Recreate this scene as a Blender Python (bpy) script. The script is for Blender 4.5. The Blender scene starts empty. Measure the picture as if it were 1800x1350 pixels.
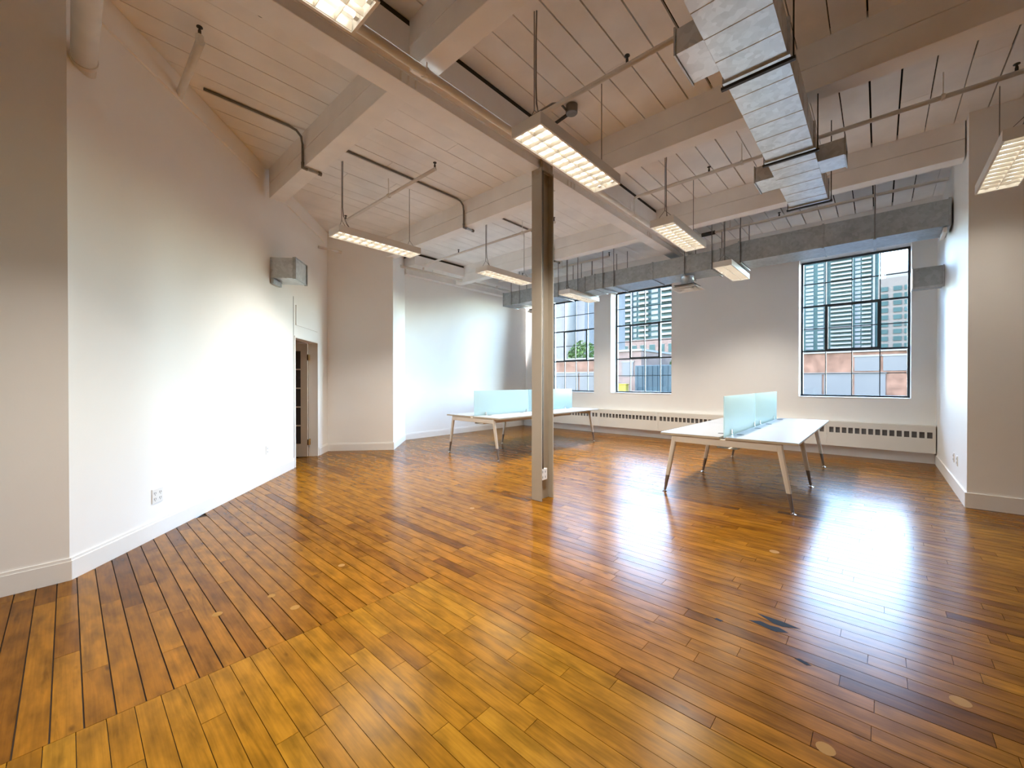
import bpy, bmesh, math, random
from mathutils import Vector, Matrix

random.seed(11)
S = bpy.context.scene
COL = S.collection
PI = math.pi

# ------------------------------------------------------------------ camera
cd = bpy.data.cameras.new('camera'); cam = bpy.data.objects.new('camera', cd); COL.objects.link(cam)
cd.sensor_width = 36.0; cd.lens = 710 / 1800 * 36.0
cd.clip_start = 0.05; cd.clip_end = 3000
CAMZ = 1.35
YAW = math.atan(645 / 710); PITCH = math.atan(4 / 710)
cam.location = (0, 0, CAMZ)
cam.rotation_euler = (PI / 2 - PITCH, 0, YAW)
S.camera = cam

# ------------------------------------------------------------------ world, exposure
W = bpy.data.worlds.new('sky'); S.world = W; W.use_nodes = True
wn = W.node_tree.nodes; wl = W.node_tree.links
for n in list(wn): wn.remove(n)
wo = wn.new('ShaderNodeOutputWorld'); wb = wn.new('ShaderNodeBackground'); ws = wn.new('ShaderNodeTexSky')
ws.sky_type = 'NISHITA'; ws.sun_disc = False
ws.sun_elevation = math.radians(42); ws.sun_rotation = math.radians(250)
ws.air_density = 1.0; ws.dust_density = 1.2; ws.ozone_density = 1.0
wb.inputs['Strength'].default_value = 5.3
wl.new(ws.outputs[0], wb.inputs[0]); wl.new(wb.outputs[0], wo.inputs[0])

S.view_settings.view_transform = 'Standard'; S.view_settings.look = 'None'
S.view_settings.gamma = 1.0; S.view_settings.use_curve_mapping = False
S.view_settings.exposure = 1.38
S.cycles.use_denoising = True
S.cycles.max_bounces = 14; S.cycles.diffuse_bounces = 8; S.cycles.glossy_bounces = 6
S.cycles.transparent_max_bounces = 16; S.cycles.transmission_bounces = 8
S.cycles.sample_clamp_indirect = 8.0
S.cycles.caustics_reflective = False; S.cycles.caustics_refractive = False
LAMP = 2.1            # strength of the visible fluorescent tubes
LAMPW = 23.0          # watts of light per fixture
LAMPC = (1.0, .92, .80)

# ------------------------------------------------------------------ materials
def mat(name, color, rough=0.5, metal=0.0, spec=0.5, noise=0.0, nscale=4.0, bump=0.0, bscale=60.0, coat=0.0, emit=None, estr=0.0):
    m = bpy.data.materials.new(name); m.use_nodes = True
    nt = m.node_tree; b = nt.nodes['Principled BSDF']
    c = (*color, 1.0)
    b.inputs['Base Color'].default_value = c
    b.inputs['Roughness'].default_value = rough; b.inputs['Metallic'].default_value = metal
    b.inputs['Specular IOR Level'].default_value = spec
    b.inputs['Coat Weight'].default_value = coat
    if emit:
        b.inputs['Emission Color'].default_value = (*emit, 1); b.inputs['Emission Strength'].default_value = estr
    tc = nt.nodes.new('ShaderNodeTexCoord')
    if noise > 0:
        t = nt.nodes.new('ShaderNodeTexNoise'); t.inputs['Scale'].default_value = nscale; t.inputs['Detail'].default_value = 5
        nt.links.new(tc.outputs['Object'], t.inputs['Vector'])
        r = nt.nodes.new('ShaderNodeMapRange'); r.inputs['From Min'].default_value = .3; r.inputs['From Max'].default_value = .7
        r.inputs['To Min'].default_value = 1 - noise; r.inputs['To Max'].default_value = 1 + noise * .4
        nt.links.new(t.outputs['Fac'], r.inputs['Value'])
        mx = nt.nodes.new('ShaderNodeMix'); mx.data_type = 'RGBA'; mx.blend_type = 'MULTIPLY'; mx.inputs['Factor'].default_value = 1
        mx.inputs['A'].default_value = c
        nt.links.new(r.outputs['Result'], mx.inputs['B']); nt.links.new(mx.outputs['Result'], b.inputs['Base Color'])
    if bump > 0:
        t2 = nt.nodes.new('ShaderNodeTexNoise'); t2.inputs['Scale'].default_value = bscale; t2.inputs['Detail'].default_value = 3
        nt.links.new(tc.outputs['Object'], t2.inputs['Vector'])
        bp = nt.nodes.new('ShaderNodeBump'); bp.inputs['Strength'].default_value = bump; bp.inputs['Distance'].default_value = .01
        nt.links.new(t2.outputs['Fac'], bp.inputs['Height']); nt.links.new(bp.outputs['Normal'], b.inputs['Normal'])
    return m

M = {}
M['wall'] = mat('wall_paint', (.90, .895, .88), .55, noise=.03, nscale=1.2, bump=.03, bscale=90)
M['base'] = mat('baseboard_paint', (.86, .85, .83), .35, noise=.02, nscale=3)
M['ceil'] = mat('ceiling_paint', (.90, .885, .87), .6, noise=.10, nscale=2.2, bump=.08, bscale=30)
M['beam'] = mat('beam_paint', (.89, .875, .855), .55, noise=.07, nscale=3.0, bump=.10, bscale=22)
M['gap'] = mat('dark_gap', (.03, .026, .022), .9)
M['steelpaint'] = mat('painted_steel', (.66, .62, .555), .5, noise=.10, nscale=5, bump=.05, bscale=40)
M['pipe'] = mat('painted_pipe', (.78, .75, .70), .7, noise=.06, nscale=8)
M['conduit'] = mat('grey_conduit', (.20, .19, .18), .45, metal=.5, noise=.15, nscale=20)
M['black'] = mat('black_metal', (.025, .025, .027), .5)
M['galvdull'] = None
M['white'] = mat('white_enamel', (.80, .78, .74), .35)
M['deskwhite'] = mat('white_laminate', (.33, .34, .36), .35, spec=.3, noise=.01)
M['deskedge'] = mat('desk_edge_band', (.50, .44, .34), .4)
M['leg'] = mat('leg_powder_coat', (.70, .655, .58), .4, noise=.03, nscale=10)
M['legtip'] = mat('leg_tip_grey', (.20, .175, .165), .35, metal=.4)
M['chrome'] = mat('chrome', (.75, .75, .76), .12, metal=1.0)
M['radiator'] = mat('radiator_enamel', (.74, .715, .665), .4, noise=.02)
M['slot'] = mat('slot_dark', (.17, .165, .165), .7)
M['plastic'] = mat('outlet_plastic', (.82, .81, .79), .35)
M['plasticdark'] = mat('outlet_slot', (.22, .21, .21), .5)
M['brass'] = mat('brass_hinge', (.80, .60, .28), .25, metal=1.0)
M['door'] = mat('door_paint', (.50, .41, .32), .45, noise=.03)
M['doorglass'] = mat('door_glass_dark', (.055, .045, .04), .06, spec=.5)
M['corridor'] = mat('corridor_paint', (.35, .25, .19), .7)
M['winsteel'] = mat('window_steel', (.035, .045, .05), .4, noise=.2, nscale=12)
M['louver'] = mat('louver_aluminium', (.90, .86, .78), .3, metal=.4)
M['reflector'] = mat('fixture_reflector', (.92, .90, .86), .4)
M['tube'] = mat('fluorescent_tube', (1, .95, .82), .4, emit=(1.0, .94, .83), estr=LAMP)
M['plug'] = mat('wood_plug', (.29, .155, .040), .5, spec=.05)
M['hole'] = mat('dark_splinter', (.010, .011, .013), .6, spec=.08)
M['smoke'] = mat('detector_shell', (.80, .77, .70), .4)
M['slab'] = mat('subfloor', (.05, .03, .018), .7)

def galv(name, base, rough):
    m = bpy.data.materials.new(name); m.use_nodes = True; nt = m.node_tree; b = nt.nodes['Principled BSDF']
    b.inputs['Metallic'].default_value = .92
    tc = nt.nodes.new('ShaderNodeTexCoord')
    v = nt.nodes.new('ShaderNodeTexVoronoi'); v.inputs['Scale'].default_value = 26
    n = nt.nodes.new('ShaderNodeTexNoise'); n.inputs['Scale'].default_value = 3.5; n.inputs['Detail'].default_value = 6
    nt.links.new(tc.outputs['Object'], v.inputs['Vector']); nt.links.new(tc.outputs['Object'], n.inputs['Vector'])
    ad = nt.nodes.new('ShaderNodeMath'); ad.operation = 'MULTIPLY_ADD'; ad.inputs[1].default_value = .35
    sp = nt.nodes.new('ShaderNodeSeparateColor')
    nt.links.new(v.outputs['Color'], sp.inputs['Color']); nt.links.new(sp.outputs['Red'], ad.inputs[0]); nt.links.new(n.outputs['Fac'], ad.inputs[2])
    r = nt.nodes.new('ShaderNodeValToRGB'); e = r.color_ramp.elements
    e[0].position = .25; e[0].color = (*[c * .72 for c in base], 1); e[1].position = .95; e[1].color = (*[min(1, c * 1.12) for c in base], 1)
    nt.links.new(ad.outputs[0], r.inputs['Fac']); nt.links.new(r.outputs['Color'], b.inputs['Base Color'])
    mr = nt.nodes.new('ShaderNodeMapRange'); mr.inputs['To Min'].default_value = rough - .08; mr.inputs['To Max'].default_value = rough + .12
    nt.links.new(n.outputs['Fac'], mr.inputs['Value']); nt.links.new(mr.outputs['Result'], b.inputs['Roughness'])
    return m
M['galv'] = galv('galvanised_sheet', (.62, .65, .67), .30)
M['galvdull'] = galv('galvanised_sheet_dull', (.48, .51, .52), .40)

def glass_mat(name, tint, gloss=.10):
    m = bpy.data.materials.new(name); m.use_nodes = True; nt = m.node_tree
    for n in list(nt.nodes): nt.nodes.remove(n)
    o = nt.nodes.new('ShaderNodeOutputMaterial'); t = nt.nodes.new('ShaderNodeBsdfTransparent'); g = nt.nodes.new('ShaderNodeBsdfGlossy')
    mx = nt.nodes.new('ShaderNodeMixShader'); f = nt.nodes.new('ShaderNodeFresnel'); f.inputs['IOR'].default_value = 1.45
    g.inputs['Roughness'].default_value = .03
    t.inputs['Color'].default_value = (*tint, 1)
    nt.links.new(f.outputs[0], mx.inputs[0]); nt.links.new(t.outputs[0], mx.inputs[1]); nt.links.new(g.outputs[0], mx.inputs[2]); nt.links.new(mx.outputs[0], o.inputs[0])
    return m
M['glass'] = glass_mat('window_glass', (.94, .97, .96))

def frosted(name, frac, tint):
    m = bpy.data.materials.new(name); m.use_nodes = True; nt = m.node_tree
    for n in list(nt.nodes): nt.nodes.remove(n)
    o = nt.nodes.new('ShaderNodeOutputMaterial'); t = nt.nodes.new('ShaderNodeBsdfTransparent'); t.inputs['Color'].default_value = (.80, .92, .92, 1)
    d = nt.nodes.new('ShaderNodeBsdfDiffuse'); d.inputs['Color'].default_value = (*tint, 1)
    tr = nt.nodes.new('ShaderNodeBsdfTranslucent'); tr.inputs['Color'].default_value = (*tint, 1)
    g = nt.nodes.new('ShaderNodeBsdfGlossy'); g.inputs['Roughness'].default_value = .25
    m1 = nt.nodes.new('ShaderNodeMixShader'); m1.inputs[0].default_value = .55
    m2 = nt.nodes.new('ShaderNodeMixShader'); m2.inputs[0].default_value = frac
    m3 = nt.nodes.new('ShaderNodeMixShader'); m3.inputs[0].default_value = .06
    L = nt.links
    L.new(d.outputs[0], m1.inputs[1]); L.new(tr.outputs[0], m1.inputs[2])
    L.new(t.outputs[0], m2.inputs[1]); L.new(m1.outputs[0], m2.inputs[2])
    L.new(m2.outputs[0], m3.inputs[1]); L.new(g.outputs[0], m3.inputs[2]); L.new(m3.outputs[0], o.inputs[0])
    return m
M['frost'] = frosted('frosted_glass', .80, (.76, .93, .95))
M['frost2'] = frosted('frosted_glass_clearer', .45, (.66, .86, .88))

def wood_mat():
    m = bpy.data.materials.new('maple_floor'); m.use_nodes = True; nt = m.node_tree; N = nt.nodes; L = nt.links
    b = N['Principled BSDF']
    at = N.new('ShaderNodeAttribute'); at.attribute_name = 'board'
    sp = N.new('ShaderNodeSeparateColor'); L.new(at.outputs['Color'], sp.inputs['Color'])
    tc = N.new('ShaderNodeTexCoord')
    cb = N.new('ShaderNodeCombineXYZ'); L.new(sp.outputs['Red'], cb.inputs['Z']);
    off = N.new('ShaderNodeVectorMath'); off.operation = 'SCALE'; off.inputs['Scale'].default_value = 37.0; L.new(at.outputs['Color'], off.inputs[0])
    def coords(sx, sy):
        mp = N.new('ShaderNodeVectorMath'); mp.operation = 'MULTIPLY'; mp.inputs[1].default_value = (sx, sy, 1); L.new(tc.outputs['Object'], mp.inputs[0])
        ad = N.new('ShaderNodeVectorMath'); ad.operation = 'ADD'; L.new(mp.outputs[0], ad.inputs[0]); L.new(off.outputs[0], ad.inputs[1]); return ad
    # per-board tone
    old = N.new('ShaderNodeValToRGB'); e = old.color_ramp.elements
    e[0].position = 0; e[0].color = (0.1155, 0.0413, 0.0031, 1); e[1].position = 1; e[1].color = (0.3110, 0.1326, 0.0093, 1)
    for p, c in ((.18, (0.1774, 0.0658, 0.0049, 1)), (.5, (0.2458, 0.0992, 0.0069, 1)), (.8, (0.2800, 0.1169, 0.0085, 1))):
        x = e.new(p); x.color = c
    new = N.new('ShaderNodeValToRGB'); e = new.color_ramp.elements
    e[0].position = 0; e[0].color = (0.1776, 0.0672, 0.0044, 1); e[1].position = 1; e[1].color = (0.3364, 0.1633, 0.0130, 1)
    for p, c in ((.2, (0.2595, 0.1120, 0.0076, 1)), (.6, (0.3034, 0.1395, 0.0100, 1))):
        x = e.new(p); x.color = c
    L.new(sp.outputs['Red'], old.inputs['Fac']); L.new(sp.outputs['Red'], new.inputs['Fac'])
    mx = N.new('ShaderNodeMix'); mx.data_type = 'RGBA'; L.new(sp.outputs['Blue'], mx.inputs['Factor']); L.new(old.outputs['Color'], mx.inputs['A']); L.new(new.outputs['Color'], mx.inputs['B'])
    # fine grain
    g = N.new('ShaderNodeTexNoise'); g.inputs['Scale'].default_value = 1.0; g.inputs['Detail'].default_value = 6; g.inputs['Roughness'].default_value = .6
    L.new(coords(3.0, 85.0).outputs[0], g.inputs['Vector'])
    gr = N.new('ShaderNodeMapRange'); gr.inputs['From Min'].default_value = .3; gr.inputs['From Max'].default_value = .72; gr.inputs['To Min'].default_value = .76; gr.inputs['To Max'].default_value = 1.10
    L.new(g.outputs['Fac'], gr.inputs['Value'])
    # cloudy mottling and mineral streaks
    c1 = N.new('ShaderNodeTexNoise'); c1.inputs['Scale'].default_value = 1.0; c1.inputs['Detail'].default_value = 4
    L.new(coords(5.0, 14.0).outputs[0], c1.inputs['Vector'])
    c1r = N.new('ShaderNodeMapRange'); c1r.inputs['From Min'].default_value = .30; c1r.inputs['From Max'].default_value = .62; c1r.inputs['To Min'].default_value = .56; c1r.inputs['To Max'].default_value = 1.06
    L.new(c1.outputs['Fac'], c1r.inputs['Value'])
    st = N.new('ShaderNodeTexNoise'); st.inputs['Scale'].default_value = 1.0; st.inputs['Detail'].default_value = 3; st.inputs['Distortion'].default_value = .8
    L.new(coords(2.2, 22.0).outputs[0], st.inputs['Vector'])
    sr = N.new('ShaderNodeMapRange'); sr.inputs['From Min'].default_value = .62; sr.inputs['From Max'].default_value = .74; sr.inputs['To Min'].default_value = 1.0; sr.inputs['To Max'].default_value = .62
    L.new(st.outputs['Fac'], sr.inputs['Value'])
    kn = N.new('ShaderNodeTexVoronoi'); kn.inputs['Scale'].default_value = 1.0
    L.new(coords(3.2, 8.0).outputs[0], kn.inputs['Vector'])
    kr = N.new('ShaderNodeMapRange'); kr.inputs['From Min'].default_value = .03; kr.inputs['From Max'].default_value = .10; kr.inputs['To Min'].default_value = .5; kr.inputs['To Max'].default_value = 1.0
    L.new(kn.outputs['Distance'], kr.inputs['Value'])
    last = mx.outputs['Result']
    for src in (gr, c1r, sr, kr):
        mm = N.new('ShaderNodeMix'); mm.data_type = 'RGBA'; mm.blend_type = 'MULTIPLY'; mm.inputs['Factor'].default_value = 1
        L.new(last, mm.inputs['A']); L.new(src.outputs['Result'], mm.inputs['B']); last = mm.outputs['Result']
    L.new(last, b.inputs['Base Color'])
    rr = N.new('ShaderNodeMapRange'); rr.inputs['To Min'].default_value = .20; rr.inputs['To Max'].default_value = .27
    L.new(c1.outputs['Fac'], rr.inputs['Value']); L.new(rr.outputs['Result'], b.inputs['Roughness'])
    b.inputs['Specular IOR Level'].default_value = .10
    b.inputs['Coat Weight'].default_value = 0.0
    bp = N.new('ShaderNodeBump'); bp.inputs['Strength'].default_value = .06; bp.inputs['Distance'].default_value = .003
    L.new(c1.outputs['Fac'], bp.inputs['Height']); L.new(bp.outputs['Normal'], b.inputs['Normal']); L.new(bp.outputs['Normal'], b.inputs['Coat Normal'])
    return m
M['wood'] = wood_mat()

def column_mat():
    m = mat('column_paint', (.42, .375, .305), .5, noise=.05, nscale=6)
    nt = m.node_tree; N = nt.nodes; L = nt.links; b = N['Principled BSDF']
    src = b.inputs['Base Color'].links[0].from_socket
    tc = N.new('ShaderNodeTexCoord'); sp = N.new('ShaderNodeSeparateXYZ'); L.new(tc.outputs['Object'], sp.inputs[0])
    no = N.new('ShaderNodeTexNoise'); no.inputs['Scale'].default_value = 9; L.new(tc.outputs['Object'], no.inputs['Vector'])
    r = N.new('ShaderNodeMapRange'); r.inputs['From Min'].default_value = 3.42; r.inputs['From Max'].default_value = 3.80; L.new(sp.outputs['Z'], r.inputs['Value'])
    mu = N.new('ShaderNodeMath'); mu.operation = 'MULTIPLY'; L.new(r.outputs['Result'], mu.inputs[0]); L.new(no.outputs['Fac'], mu.inputs[1])
    r2 = N.new('ShaderNodeMapRange'); r2.inputs['From Min'].default_value = .25; r2.inputs['From Max'].default_value = .50; r2.inputs['To Max'].default_value = .75; L.new(mu.outputs[0], r2.inputs['Value'])
    mx = N.new('ShaderNodeMix'); mx.data_type = 'RGBA'; mx.inputs['B'].default_value = (.30, .20, .10, 1)
    L.new(r2.outputs['Result'], mx.inputs['Factor']); L.new(src, mx.inputs['A']); L.new(mx.outputs['Result'], b.inputs['Base Color'])
    return m
M['column'] = column_mat()

# ------------------------------------------------------------------ mesh helpers
BOXF = [(0, 3, 2, 1), (4, 5, 6, 7), (0, 1, 5, 4), (1, 2, 6, 5), (2, 3, 7, 6), (3, 0, 4, 7)]
class MB:
    def __init__(s): s.v = []; s.f = []
    def hexa(s, p, skip=()):
        o = len(s.v); s.v += [tuple(q) for q in p]
        s.f += [tuple(o + i for i in f) for k, f in enumerate(BOXF) if k not in skip]; return s
    def box(s, x0, x1, y0, y1, z0, z1, skip=()):
        x0, x1 = sorted((x0, x1)); y0, y1 = sorted((y0, y1)); z0, z1 = sorted((z0, z1))
        return s.hexa([(x0, y0, z0), (x1, y0, z0), (x1, y1, z0), (x0, y1, z0), (x0, y0, z1), (x1, y0, z1), (x1, y1, z1), (x0, y1, z1)], skip)
    def prism(s, poly, z0, z1):
        o = len(s.v); n = len(poly)
        s.v += [(x, y, z0) for x, y in poly] + [(x, y, z1) for x, y in poly]
        s.f.append(tuple(o + i for i in reversed(range(n)))); s.f.append(tuple(o + n + i for i in range(n)))
        for i in range(n): j = (i + 1) % n; s.f.append((o + i, o + j, o + n + j, o + n + i))
        return s
    def tube(s, pts, r, n=10, caps=True, r1=None):
        pts = [Vector(p) for p in pts]; rings = []
        m = len(pts)
        for i, p in enumerate(pts):
            t = (pts[min(i + 1, m - 1)] - pts[max(i - 1, 0)]).normalized()
            a = Vector((0, 0, 1)) if abs(t.z) < .9 else Vector((1, 0, 0))
            u = t.cross(a).normalized(); w = t.cross(u)
            rad = r if r1 is None else r + (r1 - r) * i / max(1, m - 1)
            o = len(s.v); rings.append(o)
            s.v += [tuple(p + rad * (u * math.cos(2 * PI * k / n) + w * math.sin(2 * PI * k / n))) for k in range(n)]
        for a, b in zip(rings, rings[1:]):
            for k in range(n): j = (k + 1) % n; s.f.append((a + k, b + k, b + j, a + j))
        if caps:
            s.f.append(tuple(rings[0] + k for k in range(n))); s.f.append(tuple(rings[-1] + k for k in reversed(range(n))))
        return s
    def lathe(s, c, prof, n=16, axis='z'):
        # prof: list of (r, h)
        o = len(s.v)
        for r, h in prof:
            for k in range(n):
                a = 2 * PI * k / n; q = (r * math.cos(a), r * math.sin(a), h)
                if axis == 'x': q = (q[2], q[0], q[1])
                if axis == 'y': q = (q[0], q[2], q[1])
                s.v.append((c[0] + q[0], c[1] + q[1], c[2] + q[2]))
        m = len(prof)
        for i in range(m - 1):
            for k in range(n): j = (k + 1) % n; s.f.append((o + i * n + k, o + i * n + j, o + (i + 1) * n + j, o + (i + 1) * n + k))
        s.f.append(tuple(o + k for k in reversed(range(n)))); s.f.append(tuple(o + (m - 1) * n + k for k in range(n)))
        return s
    def build(s, name, m, parent=None, bevel=0, smooth=False, attr=None):
        me = bpy.data.meshes.new(name)
        vs = s.v
        if parent is not None:
            inv = Matrix.LocRotScale(parent.location, parent.rotation_euler, None).inverted()
            p = parent.parent
            if p is not None: inv = inv @ Matrix.LocRotScale(p.location, p.rotation_euler, None).inverted()
            vs = [tuple(inv @ Vector(v)) for v in vs]
            loc = (0, 0, 0)
        else:
            zs = min(v[2] for v in vs); cx = (min(v[0] for v in vs) + max(v[0] for v in vs)) / 2; cy = (min(v[1] for v in vs) + max(v[1] for v in vs)) / 2
            loc = (cx, cy, zs); vs = [(v[0] - cx, v[1] - cy, v[2] - zs) for v in vs]
        me.from_pydata(vs, [], s.f); me.validate(); me.update()
        bm = bmesh.new(); bm.from_mesh(me); bmesh.ops.recalc_face_normals(bm, faces=bm.faces); bm.to_mesh(me); bm.free()
        me.materials.append(m)
        if smooth:
            for p in me.polygons: p.use_smooth = len(p.vertices) == 4
        if attr is not None:
            a = me.color_attributes.new('board', 'FLOAT_COLOR', 'CORNER')
            if isinstance(attr, tuple):
                for d in a.data: d.color = attr
            else:
                for p in me.polygons:
                    for li in p.loop_indices: a.data[li].color = attr[p.index]
        o = bpy.data.objects.new(name, me); COL.objects.link(o); o.location = loc
        if parent is not None: o.parent = parent
        if bevel:
            md = o.modifiers.new('bevel', 'BEVEL'); md.width = bevel; md.segments = 2; md.limit_method = 'ANGLE'
        return o

def tag(o, label=None, cat=None, group=None, kind=None):
    if label: o['label'] = label
    if cat: o['category'] = cat
    if group: o['group'] = group
    if kind: o['kind'] = kind
    return o
def thing(name, label, cat, loc=(0, 0, 0), rz=0, group=None, kind=None):
    o = bpy.data.objects.new(name, None); COL.objects.link(o); o.location = loc; o.rotation_euler = (0, 0, rz); o.empty_display_size = .2
    return tag(o, label, cat, group, kind)
KIDS = {}
def copy_tree(o, parent=None):
    c = o.copy(); COL.objects.link(c)
    if parent is not None: c.parent = parent
    for ch in list(o.children): copy_tree(ch, c)
    return c
def struct(name, mb, m, label, cat, bevel=0):
    return tag(mb.build(name, m, None, bevel), label, cat, None, 'structure')

# ------------------------------------------------------------------ room dimensions
YW = 9.57          # window wall, inner face
XE = 0.70          # east wall
ZC = 4.143         # underside of ceiling boards
ZB = 3.754         # underside of beams
def kk(z): return .988 - .028 * max(0, min(z, 4.3)) / 4.15
def Lp(x, y, z): k = kk(z); return (x * k, y * k, z)
def Zc(z): return CAMZ + (z - CAMZ) * kk(z)
P1 = (-4.127, .005); DD = (-.751, .660); NN = (.660, .751)
def dg(s, n, z): return Lp(P1[0] + DD[0] * s + NN[0] * n, P1[1] + DD[1] * s + NN[1] * n, z)
def dbox(mb, s0, s1, n0, n1, z0, z1):
    return mb.hexa([dg(s0, n0, z0), dg(s1, n0, z0), dg(s1, n1, z0), dg(s0, n1, z0), dg(s0, n0, z1), dg(s1, n0, z1), dg(s1, n1, z1), dg(s0, n1, z1)])
def lwall(mb, a, b, t, z0, z1):
    # leaning wall slab from plan point a to b, thickened by t to the side (left of a->b when t>0)
    dx, dy = b[0] - a[0], b[1] - a[1]; l = math.hypot(dx, dy); nx, ny = -dy / l * t, dx / l * t
    q = [a, b, (b[0] + nx, b[1] + ny), (a[0] + nx, a[1] + ny)]
    return mb.hexa([Lp(*p, z0) for p in q] + [Lp(*p, z1) for p in q])
P4 = (-8.037, 3.444); P5 = (-7.224, 4.401); P6 = (-8.236, 5.329); P7 = (-8.30, 9.80)
ZT = 4.26

# ------------------------------------------------------------------ floor
floor = thing('floor', 'worn maple strip floor of the whole room', 'floor', kind='structure')
MB().box(-10.5, 6.2, -5.2, 10.0, -.12, -.014).build('subfloor', M['slab'], floor)
def cam_proj(x, y, z):
    fx, fy = -math.sin(YAW), math.cos(YAW); d = x * fx + y * fy
    if d < .15: return None
    r = x * math.cos(YAW) + y * math.sin(YAW)
    return 900 + 710 * r / d, 671 - 710 * (z - CAMZ) / d
def poly_area(pts):
    a = 0
    for (x0, y0), (x1, y1) in zip(pts, pts[1:] + pts[:1]): a += x0 * y1 - x1 * y0
    return abs(a) / 2
def behind_diag(x, y): return y > .3 and (x - P1[0]) * NN[0] + (y - P1[1]) * NN[1] < -.35
boards = []
PX, PY = -2.285, 1.676
def lay_row(y0, y1, xa, xb, patch):
    x = xa + (0 if patch else -random.random() * .6)
    while x < xb:
        l = random.choice((.32, .45, .6, .75, .9)) if patch else random.choice((.45, .7, .95, 1.2, 1.5))
        l *= random.uniform(.85, 1.15); x1 = min(x + l, xb)
        if xb - x1 < .12: x1 = xb
        boards.append((max(x, xa), x1, y0, y1, patch)); x = x1
k = -20
while True:
    y0 = -.142 + .0903 * k; y1 = y0 + .0903
    if y0 > 9.55: break
    if y1 <= PY + .01:
        lay_row(y0, y1, -8.6, PX, 0)
    else:
        if y0 < PY:
            lay_row(y0, y1, -8.6, PX, 0); lay_row(PY, y1, PX, 2.3, 0)
        else: lay_row(y0, y1, -8.6, 2.3, 0)
    k += 1
k = -24
while True:
    y0 = .016 + .083 * k; y1 = min(y0 + .083, PY)
    if y0 > PY - .02: break
    lay_row(y0, y1, PX, 2.3, 1); k += 1
vis = []
for bd in boards:
    x0, x1, y0, y1, pt = bd
    cx, cy = (x0 + x1) / 2, (y0 + y1) / 2
    if behind_diag(cx, cy) and cy < 3.0 and cx > -8: continue
    q = []
    for x, y in ((x0, y0), (x1, y0), (x1, y1), (x0, y1)):
        p = cam_proj(x, y, 0)
        if p is None: q = None; break
        q.append((min(max(p[0], 0), 1800), min(max(p[1], 0), 1350)))
    vis.append((poly_area(q) if q else 0.0, bd))
vis.sort(key=lambda t: -t[0])
def board_mesh(mb, bd, r):
    x0, x1, y0, y1, pt = bd; g = .0012 if pt else (.0026 if y0 < 1.7 else .0019); ge = .0009
    t1 = r.uniform(-.0004, 0); t2 = t1 + r.uniform(-.00008, .00008)
    t1 = min(t1, 0); t2 = min(t2, 0)
    mb.hexa([(x0 + ge, y0 + g, -.013), (x1 - ge, y0 + g, -.013), (x1 - ge, y1 - g, -.013), (x0 + ge, y1 - g, -.013),
             (x0 + ge, y0 + g, t1), (x1 - ge, y0 + g, t1), (x1 - ge, y1 - g, t2), (x0 + ge, y1 - g, t2)], skip=(0,))
rb = random.Random(5)
def tone(): return min(1, max(0, rb.gauss(.54, .20)))
for a, bd in vis[:300]:
    mb = MB(); board_mesh(mb, bd, rb)
    mb.build('floor_board', M['wood'], floor, attr=(tone(), rb.random(), float(bd[4]), 1))
mb = MB(); at = []
for a, bd in vis[300:]:
    board_mesh(mb, bd, rb); at += [(tone(), rb.random(), float(bd[4]), 1)] * 5
tag(mb.build('floor_boards', M['wood'], floor, attr=at), kind='stuff')
mb = MB().box(2.3, 6.1, -5.1, 9.6, -.013, -.001); mb.box(-4.3, 2.3, -5.1, -1.945, -.013, -.001); mb.box(-10.4, -8.6, 1.5, 9.5, -.013, -.001); mb.box(-8.6, -4.3, -1.0, .0, -.013, -.002)
mb.build('floor_margin', M['wood'], floor, attr=(.5, .5, 0.0, 1))
for i, (x, y, r) in enumerate([(-2.84, .58, .026), (-2.83, .86, .022), (-2.58, .91, .026), (-2.92, 1.35, .024), (-3.21, 2.9, .026), (-.14, 1.87, .030), (.26, 2.53, .034), (-.61, 3.77, .034)]):
    MB().lathe((x, y, 0), [(r, -.008), (r, .0004)], 18).build('wood_plug', M['plug'], floor)
h = MB()
for poly in ([(-.54, 2.59), (-.47, 2.575), (-.41, 2.565), (-.355, 2.60), (-.40, 2.622), (-.44, 2.612), (-.49, 2.622)],
             [(-.52, 2.70), (-.47, 2.70), (-.40, 2.70), (-.31, 2.685), (-.39, 2.645), (-.43, 2.645), (-.46, 2.665)],
             [(-.69, 2.47), (-.655, 2.465), (-.645, 2.485), (-.68, 2.49)], [(-.30, 2.38), (-.25, 2.36), (-.23, 2.375), (-.28, 2.395)]):
    h.prism(poly, -.006, .0006)
tag(h.build('floor_splinter_hole', M['hole'], floor), 'dark splintered hole in the floor boards')

# ------------------------------------------------------------------ walls
# window wall with three openings
WIN = [(-7.27, -5.70), (-5.20, -3.62), (-1.155, .40)]
ZS, ZH = 1.055, 3.715; TW = .42
mb = MB()
xs = [-10.4] + [v for w in WIN for v in w] + [6.2]
for a, b in zip(xs[0::2], xs[1::2]): mb.box(a, b, YW, YW + TW, -.12, ZT)
for a, b in WIN:
    mb.box(a, b, YW, YW + TW, -.12, ZS); mb.box(a, b, YW, YW + TW, ZH, ZT)
struct('wall_window', mb, M['wall'], 'long white wall pierced by the three steel framed windows', 'wall')
mb = MB()
mb.hexa([Lp(.712, 6.576, 0), Lp(.80, 6.70, 0), (1.0, YW, 0), (XE, YW, 0), Lp(.712, 6.576, ZT), Lp(.80, 6.70, ZT), (1.0, YW, ZT), (XE, YW, ZT)])
struct('wall_east', mb, M['wall'], 'white side wall where the long duct ends', 'wall')
mb = MB()
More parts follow.
